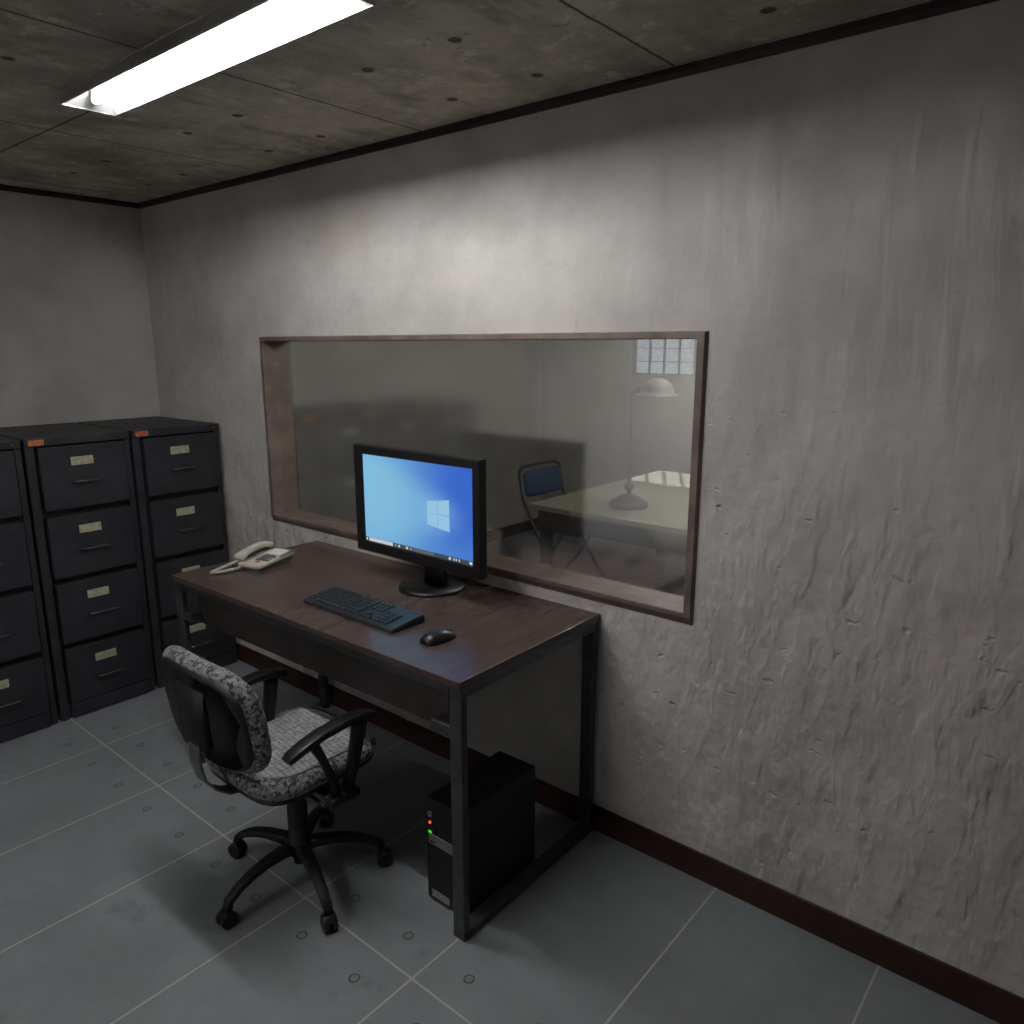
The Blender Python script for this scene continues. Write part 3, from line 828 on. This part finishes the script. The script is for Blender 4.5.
# ------------------------------------------------------------------ interview room
tb = thing('interview_table', 'cream-topped table beyond the observation glass, with a patch of sunlight', 'table', (1.49, 3.16, 0))
TW, TD = 1.75, 1.46
MB().box(0, TW, 0, TD, .722, .75, bev=.003).build('table_top', M_table, tb)
MB().box(.04, TW-.04, .04, TD-.04, .62, .722).build('table_apron', M_tabledark, tb)
for a in (.05, TW-.10):
    for b in (.05, TD-.10):
        MB().box(a, a+.05, b, b+.05, 0, .62, bev=.003).build('leg', M_tabledark, tb)
M_pole = mat_simple('grey_lamp_pole', (.20, .20, .20), .4)
fc = thing('folding_chair', 'folding chair with blue back and seat at the far table beyond the glass', 'chair', (1.22, 3.92, 0))
hw = .215
for s in (-1, 1):
    y = s*hw
    m = MB(); m.tube([(-.235, y, .80), (-.20, y, .62), (-.09, y*1.0, .42), (.05, y, .2), (.19, y*1.03, .012), (.195, y*1.03, 0)], .0105, n=10)
    m.build('front_leg', M_chairmetal, fc)
    m = MB(); m.tube([(.10, y*.9, .44), (-.02, y*.9, .24), (-.21, y*.9, .012), (-.215, y*.9, 0)], .0105, n=10); m.build('rear_leg', M_chairmetal, fc)
m = MB(); m.tube([(-.235, -hw, .80), (-.240, -hw+.03, .825), (-.242, 0, .833), (-.240, hw-.03, .825), (-.235, hw, .80)], .0105, n=10); m.build('top_rail', M_chairmetal, fc)
m = MB(); m.tube([(.14, -hw, .075), (.14, hw, .075)], .008, n=8); m.tube([(-.17, -hw*.9, .06), (-.17, hw*.9, .06)], .008, n=8); m.build('cross_bar', M_chairmetal, fc)
m = MB(); m.cushion(.40, .17, .018, None, e=.25)
m.xf(Matrix.Translation((-.213, 0, .715)) @ Matrix.Rotation(math.radians(-11), 4, 'Y') @ Matrix(((0, 0, 1, 0), (1, 0, 0, 0), (0, 1, 0, 0), (0, 0, 0, 1))) ); m.build('backrest', M_blue, fc)
m = MB(); m.cushion(.37, .37, .025, None, e=.3); m.xf(Matrix.Translation((.03, 0, .43))); m.build('seat', M_blue, fc)

lp_ = thing('desk_lamp', 'pale adjustable lamp with domed shade standing on the interview table', 'lamp', (1.955, 3.44, .7505))
m = MB(); m.lathe([(.098, 0), (.102, .006), (.102, .026), (.088, .034), (.05, .058), (.03, .066), (.016, .072), (.0001, .072)], (0, 0, 0), None, 40); m.build('lamp_base', M_lampbase, lp_)
m = MB(); m.lathe([(.012, .068), (.013, .09), (.026, .10), (.028, .112), (.022, .124), (.011, .130), (.010, .20), (.006, .21), (.0065, .45), (.009, .46), (.0065, .47), (.006, .615), (.0001, .616)], (0, 0, 0), None, 20); m.build('lamp_pole', M_pole, lp_)
m = MB(); m.tube([(0, 0, .612), (.03, .012, .628), (.07, .028, .640)], .006, n=10); m.lathe([(.0001, .60), (.012, .605), (.012, .622), (.0001, .628)], (0, 0, 0), None, 14); m.build('lamp_arm', M_lampgrey, lp_)
m = MB(); m.lathe([(.114, -.046), (.110, -.041), (.086, -.034), (.082, -.010), (.068, .016), (.045, .034), (.017, .042), (.0001, .043), (.0001, .040), (.016, .039), (.043, .031), (.065, .014), (.079, -.012), (.083, -.036), (.108, -.044)], (.118, .045, .636), None, 36)
m.build('lamp_shade', M_lampgrey, lp_)

# ------------------------------------------------------------------ light from outside
w = bpy.data.worlds.new('World'); sc.world = w; w.use_nodes = True
bg = w.node_tree.nodes['Background']
bg.inputs[0].default_value = (.80, .90, 1., 1); bg.inputs[1].default_value = 1.3
sun = bpy.data.lights.new('sun', 'SUN'); sun.energy = 9.0; sun.angle = .012; sun.color = (1., .97, .9)
so_ = bpy.data.objects.new('sun', sun); C.objects.link(so_)
so_.rotation_euler = Vector((.58, -1., -1.)).to_track_quat('-Z', 'Y').to_euler()

# ------------------------------------------------------------------ camera
cam = bpy.data.cameras.new('camera'); co = bpy.data.objects.new('camera', cam); C.objects.link(co)
cam.sensor_width = 36.; cam.sensor_fit = 'HORIZONTAL'; cam.lens = 36.*758./1024.; cam.clip_start = .02
dxv = Vector((-933., -167., 758.)).normalized(); dxv = -dxv          # world x in (right, down, forward)
dyv = Vector((646., -167., 758.)).normalized()
dzv = dxv.cross(dyv)
if dzv.y > 0: dzv = -dzv
dyv = Vector(dyv); 
right = Vector((dxv.x, dyv.x, dzv.x)).normalized(); down = Vector((dxv.y, dyv.y, dzv.y)); fwd = Vector((dxv.z, dyv.z, dzv.z)).normalized()
up = (-down).normalized(); right = fwd.cross(up).normalized(); up = right.cross(fwd)
R = Matrix((right, up, -fwd)).transposed().to_4x4()
co.matrix_world = Matrix.Translation((4.008, 0, 1.593)) @ R
sc.camera = co
sc.view_settings.view_transform = 'Standard'; sc.view_settings.look = 'None'
sc.view_settings.exposure = -.14; sc.view_settings.gamma = 1.; sc.view_settings.use_curve_mapping = False
sc.cycles.max_bounces = 12; sc.cycles.diffuse_bounces = 6; sc.cycles.glossy_bounces = 6; sc.cycles.transparent_max_bounces = 12
